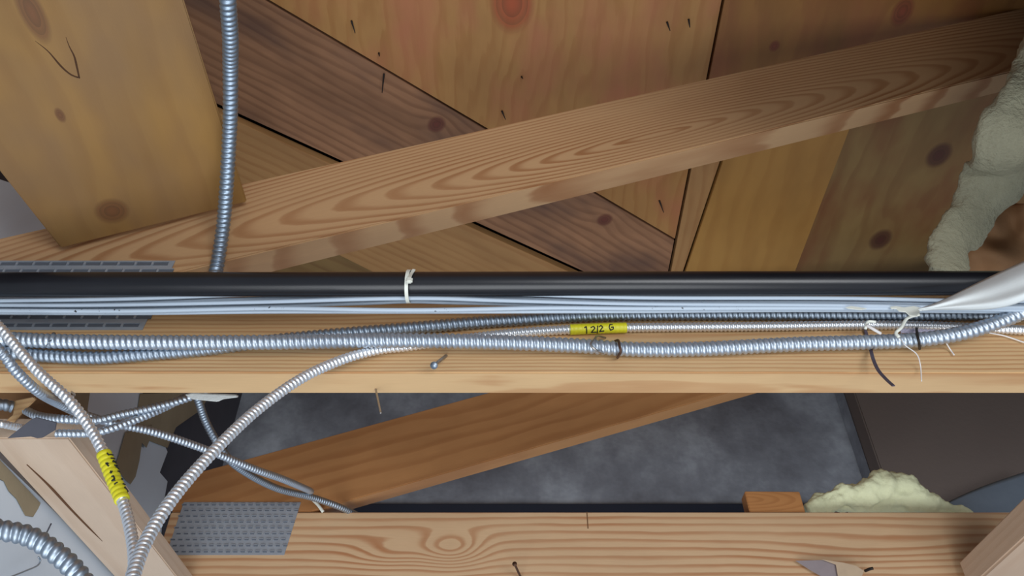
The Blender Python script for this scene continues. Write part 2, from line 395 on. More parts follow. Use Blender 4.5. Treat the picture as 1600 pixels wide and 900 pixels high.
def lerp(a, b, t): return a + (b - a) * t
wd = (wb1 - wb0).normalized()
# lower edge cut where it meets the chord's top
tb = (zt + .0015 - wb0.z) / (wb1.z - wb0.z); tt = (zt + .0015 - wt0.z) / (wt1.z - wt0.z)
web_pts = [lerp(wb0, wb1, tb), lerp(wb0, wb1, 1.25), lerp(wt0, wt1, 1.25), lerp(wt0, wt1, max(-0.02, tt)), Vector((-0.80, Y1, zt + .0015))]
wY = Y_.cross(wd)
def lw(px, py): d = PY(px, py, Y1) - web_pts[0]; return d.dot(wd), d.dot(wY)
wc = lw(1020, 212)
web_pine = wood('pine_web_near', (204, 164, 120), (158, 104, 62), freq=135, cy=wc[1], cz=-0.010, cx=wc[0], sx=0.105, warp=0.006, wscale=(2.5, 12, 12), contrast=0.8,
                seed=3, blotch=0.10, sz=0.15)
w1 = prism('web_member', web_pts, Y_, T1, wd, web_pine, truss, bev=0.002)

def nail_plate(parent, corners, y, nx, ny, sw, sh):
    """toothed truss plate: sheet + punched slots with raised lips"""
    a, b, c, d = [Vector((p.x, y, p.z)) for p in corners]     # tl tr br bl
    pl = prism('nail_plate', [d, c, b, a], Y_, 0.0012, X_, galv, parent, bev=0.0003)
    bm = bmesh.new()
    for j in range(ny):
        for i in range(nx):
            u = (i + 0.5 + (0.25 if j % 2 else -0.25)) / nx; v = (j + 0.5) / ny
            p = lerp(lerp(a, b, u), lerp(d, c, u), v)
            # slot recess (dark) and lip
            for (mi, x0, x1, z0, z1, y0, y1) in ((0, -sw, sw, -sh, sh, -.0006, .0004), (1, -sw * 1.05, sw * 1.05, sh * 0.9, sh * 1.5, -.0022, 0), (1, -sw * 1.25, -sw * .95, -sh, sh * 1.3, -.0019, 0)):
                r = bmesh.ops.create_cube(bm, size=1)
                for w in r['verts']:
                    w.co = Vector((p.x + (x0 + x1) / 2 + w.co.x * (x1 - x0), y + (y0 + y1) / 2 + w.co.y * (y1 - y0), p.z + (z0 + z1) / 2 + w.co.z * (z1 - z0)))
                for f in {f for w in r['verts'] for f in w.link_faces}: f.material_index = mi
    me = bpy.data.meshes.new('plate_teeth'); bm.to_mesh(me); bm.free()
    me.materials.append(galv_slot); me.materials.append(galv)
    o = bpy.data.objects.new('plate_teeth', me); S.collection.objects.link(o); pkeep(o, Matrix.Identity(4), pl); o['kind'] = 'stuff'
    return pl
tr = PY(266, 408, Y1); br = PY(232, 516, Y1); xr = (tr.x + br.x) / 2
nail_plate(truss, [Vector((-0.795, 0, tr.z)), Vector((xr + .004, 0, tr.z)), Vector((xr - .004, 0, br.z)), Vector((-0.795, 0, br.z))], Y1 - 0.0014, 12, 9, .0105, .0026)

# ================================================================== TRUSS 2 (far)
Y2, T2 = 1.56, 0.042
zt2 = PY(800, 800, Y2).z; zb2 = zb
truss2 = tag(empty('roof_truss', (0, Y2, zb2)), 'second pine truss farther back, oval grain and square plate on its chord', 'truss')
xl2 = PY(258, 830, Y2).x
c2o = Vector((xl2, Y2, zb2))
def l2(px, py): p = PY(px, py, Y2); return p.x - xl2, -(p.z - zb2)
e1 = l2(690, 858); e2 = l2(560, 872); e3 = l2(1380, 860)
chord2_pine = wood('pine_chord_far', (216, 182, 142), (172, 108, 62), freq=62, cy=0.05, cz=0.02, cx=0.9, sx=0.012, warp=0.016, wscale=(1.1, 7, 7), contrast=0.72, seed=12,
                   blotch=0.10, sz=.3, bumps=((e1[0] + .02, e1[1], .062, .034, .066), (e1[0] - .10, e1[1] + .008, .07, .026, .034), (e3[0], e3[1], .2, .03, .016)))
prism('bottom_chord', [c2o, Vector((1.7, Y2, zb2)), Vector((1.7, Y2, zt2)), Vector((xl2, Y2, zt2))], Y_, T2, X_, chord2_pine, truss2, bev=0.002)
w2t0, w2t1 = PY(400, 713, Y2), PY(750, 617, Y2); w2b0, w2b1 = PY(535, 785, Y2), PY(1125, 617, Y2)
def ext(a, b, x): return lerp(a, b, (x - a.x) / (b.x - a.x))
d2 = (w2b1 - w2b0).normalized()
tz = lambda a, b, z: lerp(a, b, (z - a.z) / (b.z - a.z))
web2_pine = wood('pine_web_far', (186, 134, 84), (150, 94, 50), freq=26, cy=-0.3, cz=0.03, cx=0.3, sx=0.05, warp=0.035, wscale=(2, 8, 8), contrast=0.5, seed=14, blotch=0.3, sz=.2)
pts = [tz(w2b0, w2b1, zt2 + .0015), ext(w2b0, w2b1, 1.3), ext(w2t0, w2t1, 1.3), ext(w2t0, w2t1, xl2), Vector((xl2, Y2, zt2 + .0015))]
prism('web_member', pts, Y_, T2, d2, web2_pine, truss2, bev=0.002)
a, b_, c_, d_ = PY(288, 783, Y2), PY(470, 787, Y2), PY(447, 869, Y2), PY(272, 866, Y2)
zT = (a.z + b_.z) / 2; zB = (c_.z + d_.z) / 2
nail_plate(truss2, [Vector((a.x, 0, zT)), Vector((b_.x, 0, zT)), Vector((c_.x - .004, 0, zB)), Vector((a.x - .004, 0, zB))], Y2 - .0014, 16, 9, .0042, .0013)
a, b_ = PY(258, 831, Y2), PY(272, 868, Y2)
# pencil tick on the far chord
p = PY(917, 800, Y2); q = PY(917, 826, Y2)
prism('pencil_line', [Vector((p.x - .0012, Y2 - .0006, q.z)), Vector((p.x + .0012, Y2 - .0006, q.z)), Vector((p.x + .001, Y2 - .0006, p.z)), Vector((p.x - .001, Y2 - .0006, p.z))], Y_, .0008, X_, plain('pencil', (120, 84, 52), .8), truss2, bev=0)

# small wood block lying on the far chord
blk = wood('pine_block', (198, 138, 82), (160, 100, 52), freq=140, cy=-.03, cz=0, sx=.2, warp=.004, contrast=.4, seed=21)
a = PY(1172, 803, Y2 + .004); b_ = PY(1250, 768, Y2 + .004)
tag(prism('wood_block', [Vector((a.x, Y2 + .004, zt2)), Vector((b_.x, Y2 + .004, zt2)), Vector((b_.x - .001, Y2 + .004, b_.z)), Vector((a.x - .001, Y2 + .004, b_.z + .001))], Y_, .036, X_, blk, bev=.0015),
    'short sawn block of orange pine standing on the far truss chord', 'wood block')

# ================================================================== brown plank over the upper left
pa, pb = PY(95, 388, 0.838), PY(386, 316, 0.838)
plank_mat = wood('plank_olive_brown', (164, 124, 64), (136, 96, 46), freq=30, cy=-0.4, cz=0.2, sx=0.05, warp=0.03, contrast=0.3, seed=31, blotch=0.3,
                 stain=(128, 98, 62), fibre=0.07, knots=((0.19, 0.03, .010, .005), (0.42, .055, .035, .012)), kcol=(74, 48, 26))
pn = Y_.cross((pb - pa).normalized()).normalized()
if pn.z < 0: pn = -pn
# its left edge leans a little, as sawn
lt = O + ray(0, 268) * ((pa - O).dot(pn) / ray(0, 268).dot(pn))
rt = O + ray(287, 0) * ((pa - O).dot(pn) / ray(287, 0).dot(pn))
lt2 = lerp(pa, lt, 2.0); rt2 = lerp(pb, rt, 1.6)
plank = tag(prism('wide_plank', [pa, pb, rt2, lt2], pn, 0.019, -Y_ , plank_mat, bev=0.0018), 'wide olive brown plank butted over the near truss web, upper left', 'plank')
def on_plank(px, py): return O + ray(px, py) * ((pa - O).dot(pn) / ray(px, py).dot(pn))
Mi = plank.matrix_basis.inverted()
plank.data.materials.clear()
plank.data.materials.append(wood('plank_olive_knotty', (152, 114, 60), (124, 84, 40), freq=26, cy=-0.4, cz=0.2, sx=0.05, warp=0.04, contrast=0.3, seed=31, blotch=0.35,
    stain=(128, 98, 66), fibre=0.06, kcol=(84, 52, 30), knots=[tuple((Mi @ on_plank(px, py))[:2]) + r for px, py, r in ((50, 20, (.035, .012)), (94, 180, (.010, .005)), (175, 330, (.02, .02)))]))
sm_ = plain('plank_split_shadow', (74, 46, 24), .9)
for cr in (((55, 64), (75, 80), (95, 103), (110, 116), (122, 121)), ((103, 58), (108, 72), (116, 88), (120, 104), (124, 122))):
    tube('split', [on_plank(*q) for q in cr], .0012, sm_, plank, 6, taper=([0, .6, 1], [.2, 1, .8]))
# ================================================================== side plates (flat 2x4s running back)
plate_l = wood('pale_pine_plate', (214, 190, 166), (190, 158, 130), freq=70, cy=-0.1, cz=0.3, sx=0.02, warp=0.012, contrast=0.35, seed=41, blotch=0.12)
def ybeam(name, x0, x1, y0, y1, z0, z1, mat, bev=.002):
    return prism(name, [Vector((x0, y0, z0)), Vector((x1, y0, z0)), Vector((x1, y1, z0)), Vector((x0, y1, z0))], Z_, z1 - z0, Y_, mat, bev=bev)
bl = tag(ybeam('wall_plate', -0.744, -0.628, 0.985, 1.55, CZ + .60, CZ + .634, plate_l), 'pale pine plate with a long split, running back at the lower left', 'timber')
# the long split in its underside
cr = [PZ(42, 726, .5995), PZ(78, 760, .5995), PZ(115, 800, .5995), PZ(160, 846, .5995)]
crk = tube('split', cr, .0022, plain('split_shadow', (96, 62, 36), .9), bl, 6, taper=([0, .3, .8, 1], [.3, 1, .7, .1]))
plate_r = wood('pink_pine_plate', (206, 176, 148), (184, 146, 114), freq=70, cy=-0.1, cz=0.3, sx=0.02, warp=0.012, contrast=0.3, seed=43, blotch=0.12)
tag(ybeam('wall_plate', 0.881, 1.02, 1.15, 1.535, CZ + .60, CZ + .655, plate_r, .004), 'pinkish pine plate running back at the lower right corner', 'timber')

# ================================================================== drywall at the left
def sheet_on_x(name, pix, x, th, mat, label=None, cat=None, parent=None):
    o = prism(name, [PX(px, py, x) for px, py in pix], -X_, th, Y_, mat, parent, bev=.0006)
    if label: tag(o, label, cat)
    return o
sheet_on_x('gypsum_board', [(-120, 240), (60, 300), (140, 480), (222, 600), (224, 622), (217, 650), (204, 675), (214, 690), (224, 700), (232, 682), (240, 688), (256, 692), (262, 706),
            (250, 738), (262, 752), (255, 790), (252, 840), (240, 990), (-60, 990)], XL + .02, .012, drywall,
           'upright white drywall panel with torn edge beyond the pale plate', 'drywall')
sheet_on_x('torn_paper', [(196, 676), (238, 664), (234, 688), (229, 700), (222, 692), (218, 720), (212, 745), (204, 757), (196, 750), (180, 728), (186, 712)], XL + .0235, .001, kraft,
           'olive kraft paper strip showing where drywall face is torn, under the thin cable', 'paper')
sheet_on_x('torn_paper', [(219, 615), (330, 612), (315, 640), (275, 668), (262, 700), (236, 690), (205, 676), (214, 650)], XL + .0225, .001, kraft,
           'olive kraft paper patch beside black felt below the near chord', 'paper')
sheet_on_x('torn_paper', [(108, 612), (141, 612), (137, 640), (150, 668), (120, 700), (80, 700), (78, 640)], XL + .023, .001, kraft,
           'olive kraft paper behind the crossing armored cables at left', 'paper')
# drywall hanging from the plate's outer edge, lower left
dl = prism('gypsum_board', [PX(px, py, -.752) for px, py in [(-200, 650), (0, 716), (60, 773), (120, 832), (192, 903), (260, 980), (0, 1100), (-300, 1000)]], -X_, .012, Y_, drywall, bev=.001)
tag(dl, 'white drywall face below the pale plate at lower left corner', 'drywall')
sheet_on_x('torn_paper', [(-10, 712), (0, 718), (64, 786), (60, 795), (52, 808), (40, 806), (34, 795), (26, 780), (14, 768), (6, 752), (-10, 745)], -.7505, .001, kraft,
           'olive kraft paper strip torn along the white drywall below pale plate', 'paper')

# cardboard, felt and debris where the cables pass, left
def flake(name, pix, t, mat, th, label, cat, jitter=.0):
    pts = [PD(px, py, t + random.uniform(-jitter, jitter)) for px, py in pix]
    n = (pts[1] - pts[0]).cross(pts[2] - pts[0]).normalized()
    if n.dot(ray(800, 450)) < 0: n = -n
    pts = [p - n * (p - pts[0]).dot(n) for p in pts]
    return tag(prism(name, pts, n, th, pts[1] - pts[0], mat, bev=th * .2), label, cat)
flake('felt_scrap', [(11, 685), (48, 656), (56, 652), (88, 660), (86, 672), (66, 684), (58, 685), (48, 682)], 1.02, felt, .002, 'black felt scrap lying over the end of the pale plate', 'felt')
flake('cardboard_scrap', [(-20, 600), (52, 612), (88, 622), (120, 634), (96, 660), (90, 690), (60, 692), (-20, 700)], 1.22, kraft_brown, .004, 'brown cardboard scrap behind the black felt at left', 'cardboard')
flake('cardboard_scrap', [(22, 626), (52, 620), (56, 624), (34, 646), (14, 668), (4, 662), (20, 648)], 1.14, wood('chipped_wood', (186, 150, 104), (150, 110, 70), seed=50), .004, 'small tan splinter left of the black felt scrap', 'cardboard')
flake('drywall_scrap', [(288, 617), (300, 614), (370, 617), (372, 621), (348, 624), (340, 628), (318, 626), (300, 624)], 1.16, gypsum, .006, 'crumbly white drywall scrap poking below the near chord', 'drywall')

# ================================================================== black pipe
ypipe = 0.787; r_p = 0.0164
zc = PY(800, 443.5, ypipe).z
A = np.array([[x, ypipe, zc + 0.0012 * math.sin(x * 2)] for x in np.linspace(-.85, .95, 60)])
pipe = tag(sweep('black_pipe', A, r_p, 40, black_pipe), 'black plastic pipe running level across the whole near truss', 'pipe')

# ================================================================== grey data cables
def w(px, py, y): return PY(px, py, y)
cab = [
 ([(-60, 471, .800), (200, 467, .800), (400, 459.5, .797), (640, 454, .795), (800, 459, .797), (1000, 465, .799), (1300, 466, .800), (1500, 470, .800), (1680, 472, .800)], 'topmost grey data cable, hugging the black pipe'),
 ([(-60, 471, .808), (200, 471, .808), (400, 467, .806), (640, 460, .804), (800, 465.5, .806), (1000, 470, .808), (1300, 472, .808), (1500, 475, .806), (1680, 476, .806)], 'second grey data cable counted down from the black pipe'),
 ([(-60, 477, .802), (150, 477, .802), (400, 472, .800), (640, 466, .797), (800, 470, .800), (1000, 475, .802), (1300, 477, .802), (1500, 480, .800), (1680, 480, .800)], 'third grey data cable counted down from the black pipe'),
 ([(-60, 481, .812), (150, 482, .812), (400, 478, .811), (560, 474, .810), (640, 471, .808), (720, 473, .809), (1000, 479, .812), (1300, 479, .812), (1680, 482, .812)], 'grey data cable lowest inside the white zip tie'),
 ([(-60, 485, .803), (200, 486, .803), (420, 482, .803), (640, 484.5, .803), (860, 481, .803), (1000, 482, .804), (1300, 481.5, .804), (1680, 485, .804)], 'speckled grey data cable sagging outside the zip tie'),
 ([(-60, 488, .810), (200, 489, .810), (420, 487, .810), (640, 487, .810), (860, 486.5, .810), (1000, 486, .811), (1300, 484.5, .811), (1680, 488, .811)], 'lowest grey data cable of the bundle, just above the pine grain'),
]
m_ = NT('grey_jacket_speckled', .5)
sp_ = m_.ramp(m_.noise(m_.tc.outputs['Object'], 260, 2, .5), [(.66, 0.0), (.70, 1.0)])
fb_ = m_.ramp(m_.noise(m_.tc.outputs['Object'], 9, 2, .5), [(.50, 0.0), (.58, 1.0)])
m_.col(m_.mix(m_.math('MULTIPLY', sp_, fb_), srgb(180, 193, 206), srgb(28, 26, 26)))
for pts, lab in cab:
    tag(tube('data_cable', [w(*q) for q in pts], .0029, m_.m if 'speckled' in lab else jacket, None, 14, .006), lab, 'cable', 'grey data cables under the black pipe')

# zip tie around pipe and bundle
cx = PY(639, 450, .79).x
loop = []
zbt = PY(640, 473.5, .80).z - .001
for a in range(0, 361, 15):
    t = math.radians(a); 
    yy = ypipe + .004 + (r_p + .0075) * math.cos(t) ; zz = (zc + r_p + .001 + zbt) / 2 + ((zc + r_p + .001 - zbt) / 2) * math.sin(t)
    loop.append(Vector((cx + .001 * math.sin(t), yy - .002, zz)))
zt_ = empty('zip_tie', loop[12]); tag(zt_, 'white nylon zip tie binding grey cables to the black pipe', 'zip tie')
def strap(name, pts, wid, th, mat, parent, widedir=X_):
    A, s = catmull(pts, .002); T, N, B = frames(A); n = len(A); V = []
    wv = np.array(list(widedir))
    for i in range(n):
        nn = np.cross(T[i], wv); nn /= np.linalg.norm(nn); bb = np.cross(nn, T[i])
        for (u, v) in ((-1, -1), (1, -1), (1, 1), (-1, 1)): V.append(A[i] + bb * u * wid / 2 + nn * v * th / 2)
    F = [[i * 4 + k, i * 4 + (k + 1) % 4, i * 4 + 4 + (k + 1) % 4, i * 4 + 4 + k] for i in range(n - 1) for k in range(4)] + [[3, 2, 1, 0], [n * 4 - 4, n * 4 - 3, n * 4 - 2, n * 4 - 1]]
    me = bpy.data.meshes.new(name); o0 = A[0]; me.from_pydata([tuple(v - o0) for v in V], [], F); me.update()
    o = link(name, me, mat); M = Matrix.Translation(Vector(o0))
    if parent: pkeep(o, M, parent)
    else: o.matrix_basis = M
    return o
strap('strap', loop, .0046, .0012, nylon, zt_)
strap('strap_tail', [w(640, 440, .763), w(640.5, 433, .763), w(643, 427, .768), w(647, 421, .770)], .004, .0012, nylon, zt_)
hp = PY(639.5, 438, .764)
bm = bmesh.new(); bmesh.ops.create_cube(bm, size=1); bmesh.ops.scale(bm, vec=(.0085, .006, .009), verts=bm.verts)
bmesh.ops.bevel(bm, geom=list(bm.edges), offset=.0018, segments=3, affect='EDGES')
me = bpy.data.meshes.new('lock_head'); bm.to_mesh(me); bm.free(); o = link('lock_head', me, nylon); pkeep(o, Matrix.Translation(hp), zt_)

# ================================================================== armoured cables
def C(name, pts, R, pitch, mat, label, depth=.24, group=None, phase=0):
    o, p = armored(name, [w(*q) for q in pts], R, pitch, mat, depth, phase=phase)
    tag(o, label, 'cable', group); return o, p
oA, pA = C('armored_cable', [(-80, 540, .838), (0, 549, .838), (70, 556, .838), (150, 559, .838), (240, 553, .839), (330, 545, .8395), (420, 533, .8395), (520, 523, .8395), (640, 513, .8395), (800, 500, .8395),
   (960, 492, .8395), (1200, 491, .8395), (1400, 492, .838), (1500, 492, .838), (1600, 490, .838), (1700, 489, .838)], .0088, .0074, steel_dull,
   'dull steel flexible cable weaving behind the brighter one, upper run at right', .24)
oB, pB = C('armored_cable', [(-80, 524, .828), (20, 530, .826), (80, 533, .824), (200, 535, .822), (400, 535, .819), (600, 532, .819), (760, 534, .822), (900, 540, .832), (1000, 546, .837), (1100, 545, .837),
   (1240, 538, .835), (1400, 533, .832), (1480, 525, .826), (1540, 510, .820), (1600, 487, .812), (1660, 460, .805)], .0101, .0078, steel,
   'thick bright steel flexible cable stapled along the near chord front', .22)
oC, pC = C('armored_cable', [(1700, 522, .842), (1560, 514, .842), (1400, 508, .842), (1200, 510, .842), (1080, 511, .842), (980, 512, .842), (890, 515, .842), (800, 521, .842), (720, 530, .842), (640, 541, .840),
   (590, 547, .835), (535, 562, .82), (470, 592, .795), (400, 642, .77), (335, 704, .74), (275, 772, .715), (232, 838, .695), (208, 900, .675), (200, 960, .66)], .0066, .0056, steel_bright,
   'shiny slim armored cable labelled 12/2 G, curving down to the lower left', .24)
oE, pE = C('armored_cable', [(-60, 455, .70), (0, 512, .71), (30, 547, .72), (62, 583, .73), (105, 622, .74), (135, 660, .75), (158, 700, .755), (176, 745, .76), (194, 790, .76), (206, 840, .75), (210, 880, .74), (206, 920, .73), (196, 970, .72)], .0060, .0059, steel_bright,
   'shiny armored cable with yellow marked tape, dropping from the left edge', .24)
oF, pF = C('armored_cable', [(-60, 492, .74), (0, 548, .78), (25, 580, .81), (60, 612, .86), (95, 632, .93), (130, 648, .98), (180, 662, 1.02), (240, 675, 1.07), (320, 702, 1.15), (400, 734, 1.25), (440, 748, 1.32), (478, 764, 1.42), (486, 768, 1.47)], .0066, .0062, steel,
   'armored cable from left edge passing behind, ending above the far plate', .24)
oG, pG = C('armored_cable', [(38, 640, .97), (60, 650, .96), (100, 655, .95), (150, 657, .96), (190, 648, .97), (240, 637, .98), (290, 623, .99), (330, 606, 1.0)], .0062, .0060, steel,
   'upper of two armored cables rising right to the near chord underside', .24)
oH, pH = C('armored_cable', [(88, 677, .955), (140, 677, .96), (170, 671, .965), (215, 655, .98), (255, 638, 1.0), (300, 615, 1.03), (330, 600, 1.04)], .0058, .0060, steel,
   'lower of two armored cables rising right to the near chord underside', .24)
oI, pI = C('armored_cable', [(-40, 655, .93), (0, 662, .94), (35, 669, .98)], .0055, .0060, steel_bright, 'short armored cable piece left of the black felt scrap', .2)
oJ, pJ = C('armored_cable', [(-40, 632, .95), (0, 632, .95), (20, 636, .96)], .0085, .0075, steel_dull, 'stub of bluish armored cable at the left edge above the felt', .2)
oK, pK = C('armored_cable', [(300, 598, 1.06), (310, 626, 1.10), (322, 660, 1.15), (345, 700, 1.2), (372, 730, 1.26), (430, 762, 1.38), (490, 778, 1.48), (540, 796, 1.55), (575, 815, 1.64)], .0068, .0058, steel_dull,
   'bluish armored cable dropping from chord underside to behind the far chord', .18)
oM, pM = C('armored_cable', [(-60, 818, .62), (0, 828, .63), (45, 838, .64), (85, 862, .65), (118, 893, .66), (150, 940, .67)], .0088, .0072, steel_dull,
   'thick steel flexible cable arching through the lower left corner', .22)
oN, pN = armored('armored_cable', [PD(354, -60, .92), PD(356, 0, .95), PD(360, 60, 1.0), PD(360, 110, 1.05), PD(360, 170, 1.09), PD(358, 220, 1.12), PD(354, 290, 1.145), PD(349, 350, 1.17), PD(341, 405, 1.175), PD(336, 430, 1.165)], .0102, .0076, plain('blue_grey_armour', (160, 176, 192), .45, .9, .1, 60, (120, 134, 150)), .2)
tag(oN, 'blue grey flexible cable hanging from above over the wide plank', 'cable')
# dark end bushing of cable G and small yellow-white wire stub at far plate
tag(tube('wire_stub', [w(489, 781, 1.545), w(497, 789, 1.55), w(505, 800, 1.555)], .0035, nylon, None, 8, .003), 'short off white wire stub beside the far plate', 'wire')

# yellow tape sleeves
def cam_frame(p, i):
    A = p.A; T = A[min(i + 1, len(A) - 1)] - A[max(i - 1, 0)]; T = T / np.linalg.norm(T)
    n = np.array(O) - A[i]; n = n - T * n.dot(T); n /= np.linalg.norm(n); return T, n, np.cross(T, n)
def sleeve(parent, p, i0, i1, mat, k=1.1, dep=.05):
    if i0 > i1: i0, i1 = i1, i0
    A = p.A[i0:i1 + 1]; s = np.arange(len(A)) * (p.s[1] - p.s[0])
    ph = (s / p.pitch) % 1; rad = p.R * (k - dep + dep * np.sin(math.pi * ph))
    return sweep('tape_label', A, rad, 24, mat, parent)
def ink_strokes(parent, p, strokes, k, r):
    """strokes in photo pixels, laid on the sleeve's curved face"""
    obs = []
    for st in strokes:
        pts = []
        for (a, b) in zip(st[:-1], st[1:]):
            for q in range(6):
                pts.append((a[0] + (b[0] - a[0]) * q / 6, a[1] + (b[1] - a[1]) * q / 6))
        pts.append(st[-1]); out = []
        for (px, py) in pts:
            i = p.near(px, py); T, n, bb = cam_frame(p, i); c = p.A[i]
            d = np.array(ray(px, py)); R = p.R * k
            # nearest approach of the ray measured along bb
            cc = c - np.array(O); t = cc.dot(n) / d.dot(n); lat = (d * t - cc).dot(bb)
            lat = max(-.97, min(.97, lat / R)); along = max(-p.pitch, min(p.pitch, (d * t - cc).dot(T)))
            out.append(c + T * along * .5 + R * (math.sqrt(1 - lat * lat) * n + lat * bb))
        obs.append(sweep('ink_stroke', np.array(out), r, 6, ink))
    return joinmesh('handwriting', obs, parent=parent)
sl = sleeve(oC, pC, pC.near(891, 515), pC.near(979, 512), yellow, 1.13, .04)
ink_strokes(sl, pC, [[(912, 512.5), (915, 510), (916, 521)], [(922, 512), (926, 510), (928.5, 512.5), (923, 519.5), (931, 519)], [(932.5, 509), (932.5, 520.5)],
   [(935, 511), (938, 508.5), (940.5, 511), (936, 518), (943, 517)], [(956.5, 507.5), (952, 507), (950.5, 511.5), (953, 516), (957, 514), (957, 511), (953.5, 511.5)]], 1.16, .0008)
sE = sleeve(oE, pE, pE.near(162, 707), pE.near(197, 780), yellow, 1.3, .12)
Z4 = lambda *q: [(140 + a / 8.19, 690 + b / 8.19) for a, b in q]
ink_strokes(sE, pE, [Z4((240, 185), (262, 215)), Z4((252, 210), (312, 182)), Z4((285, 248), (345, 225)), Z4((308, 290), (355, 262)), Z4((310, 268), (352, 290)), Z4((330, 335), (390, 310)), Z4((345, 350), (385, 362)),
   Z4((225, 318), (262, 362)), Z4((240, 316), (258, 330)), Z4((280, 452), (312, 425)), Z4((288, 425), (300, 455)), Z4((300, 500), (325, 488), (340, 520), (305, 550), (350, 540)), Z4((335, 598), (378, 570)),
   Z4((375, 405), (415, 385)), Z4((420, 500), (452, 485)), Z4((440, 570), (478, 560)), Z4((462, 610), (500, 655))], 1.33, .0008)

# ================================================================== small fixings
def nail(px0, py0, px1, py1, y0, y1, r, mat, label, head=True, headmat=None, cat='nail', group=None, parent=None):
    a, b = PY(px0, py0, y0), PY(px1, py1, y1)
    root = empty(cat.replace(' ', '_'), a) if parent is None else None
    tube('shank', [a, lerp(a, b, .5), b], r, mat, root, 10, .002)
    if head:
        d = (b - a).normalized()
        A = np.array([list(a - d * .0006), list(a + d * .0014)])
        sweep('head', A, r * 2.1, 14, headmat or mat, root)
    tag(root, label, cat, group); return root
nail(586, 603, 595, 646, .888, .872, .0014, nail_steel, 'bent pale nail with rusty head hanging below the chord edge', headmat=rusty)
n_ = nail(678, 571, 697, 556, .815, .848, .0023, nail_steel, 'steel screw sticking out of the chord below the cables', cat='screw', headmat=steel_dull)
nail(84, 522, 80, 529, .835, .848, .0012, nail_steel, 'small bright nail over the left end of the thick cable')
nail(550, 32, 555, 52, 1.0, 1.0, .001, dark_nail, '') if False else None
# points of roofing nails through the sheathing
for (x0, y0, x1, y1, lab) in ((549, 32, 555, 52, 'dark roofing nail point near the joint, upper left of honey plywood'),
                              (592, 83, 593, 88, 'tiny roofing nail tip just right of the long diagonal joint'),
                              (1042, 34, 1047, 48, 'left one of two roofing nail points near plywood seam'),
                              (1076, 30, 1078, 43, 'right one of two roofing nail points near plywood seam'),
                              (784, 173, 790, 187, 'roofing nail point just above the near truss web'),
                              (1030, 313, 1037, 332, 'roofing nail point through plywood below the web, left of seam'),
                              (600, 115, 597, 145, 'thin dark nail on the brown board beside the diagonal joint'),
                              (815, 120, 817, 123, 'tiny roofing nail tip in the middle of honey plywood')):
    a, b = PZ(x0, y0, H - .001), PZ(x1, y1, H - .014)
    tag(tube('roofing_nail', [a, lerp(a, b, .5), b], .0022, dark_nail, None, 8, .003, taper=([0, 1], [1, .4])), lab, 'nail', 'roofing nail points through the sheathing')
# staples holding the thick cable
def wire_thing(name, pts, r, mat, label, cat): return tag(tube(name, [w(*q) for q in pts], r, mat, None, 8, .002), label, cat)
wire_thing('cable_staple', [(945, 553, .840), (933, 548, .822), (923, 539, .817), (929, 530, .820), (934, 525, .832), (946, 528, .845)], .0015, nail_steel, 'bent wire staple looped over thick cable under the 12/2 G label', 'staple')
wire_thing('cable_staple', [(961, 533, .845), (966, 532, .828), (968, 540, .817), (970, 549, .819), (967, 555, .83), (965, 559, .846)], .0018, rusty, 'rusty cable staple right of the bent one on thick cable', 'staple')
wire_thing('cable_staple', [(1432, 512, .845), (1433, 522, .817), (1436, 536, .816), (1437, 545, .846)], .0018, dark_nail, 'dark cable staple over thick cable near the white flake', 'staple')
wire_thing('cable_staple', [(86, 529, .84), (78, 533, .808), (72, 541, .812)], .0009, steel_dull, 'small wire staple across the thick cable at left', 'staple')
wire_thing('cable_staple', [(112, 612, .84), (116, 618, .745), (100, 628, .77), (74, 620, .84)], .0012, nail_steel, 'wire staple around the two cables crossing at the chord edge', 'staple')
strap_o = strap('metal_strap', [w(1352, 516, .846), w(1359, 540, .847), (w(1364, 560, .832)), w(1372, 578, .826), w(1384, 592, .822), w(1396, 603, .815)], .0042, .0014, plain('dark_purple_steel', (96, 84, 96), .5, .5), None)
tag(strap_o, 'dark twisted strip hanging over the chord at right', 'strip')
# webs and strings at right
strg = plain('grey_string', (220, 215, 212), .7)
wire_thing('string', [(1437, 491, .80), (1418, 497, .806), (1408, 512, .806), (1400, 520, .808), (1405, 527, .808)], .0022, nylon, 'torn white string below the white flake', 'string')
wire_thing('string', [(1405, 527, .808), (1415, 540, .806), (1432, 553, .82), (1438, 570, .84), (1440, 596, .845)], .0007, strg, 'thin pale thread trailing down the chord at right', 'string')
wire_thing('string', [(1352, 514, .815), (1356, 503, .812), (1368, 503, .812)], .002, nylon, 'pale string end hooked over slim shiny cable', 'string')
wire_thing('string', [(1354, 508, .812), (1364, 514, .812), (1376, 521, .818)], .002, strg, 'pale string piece slanting between the two cables', 'string')
wire_thing('string', [(1478, 535, .83), (1484, 545, .845), (1491, 555, .846)], .0009, strg, 'tiny loose thread under the rising thick cable', 'string')
wire_thing('string', [(1545, 520, .835), (1570, 525, .845), (1600, 535, .846)], .0009, strg, 'loose thread at the right edge of the near chord', 'string')
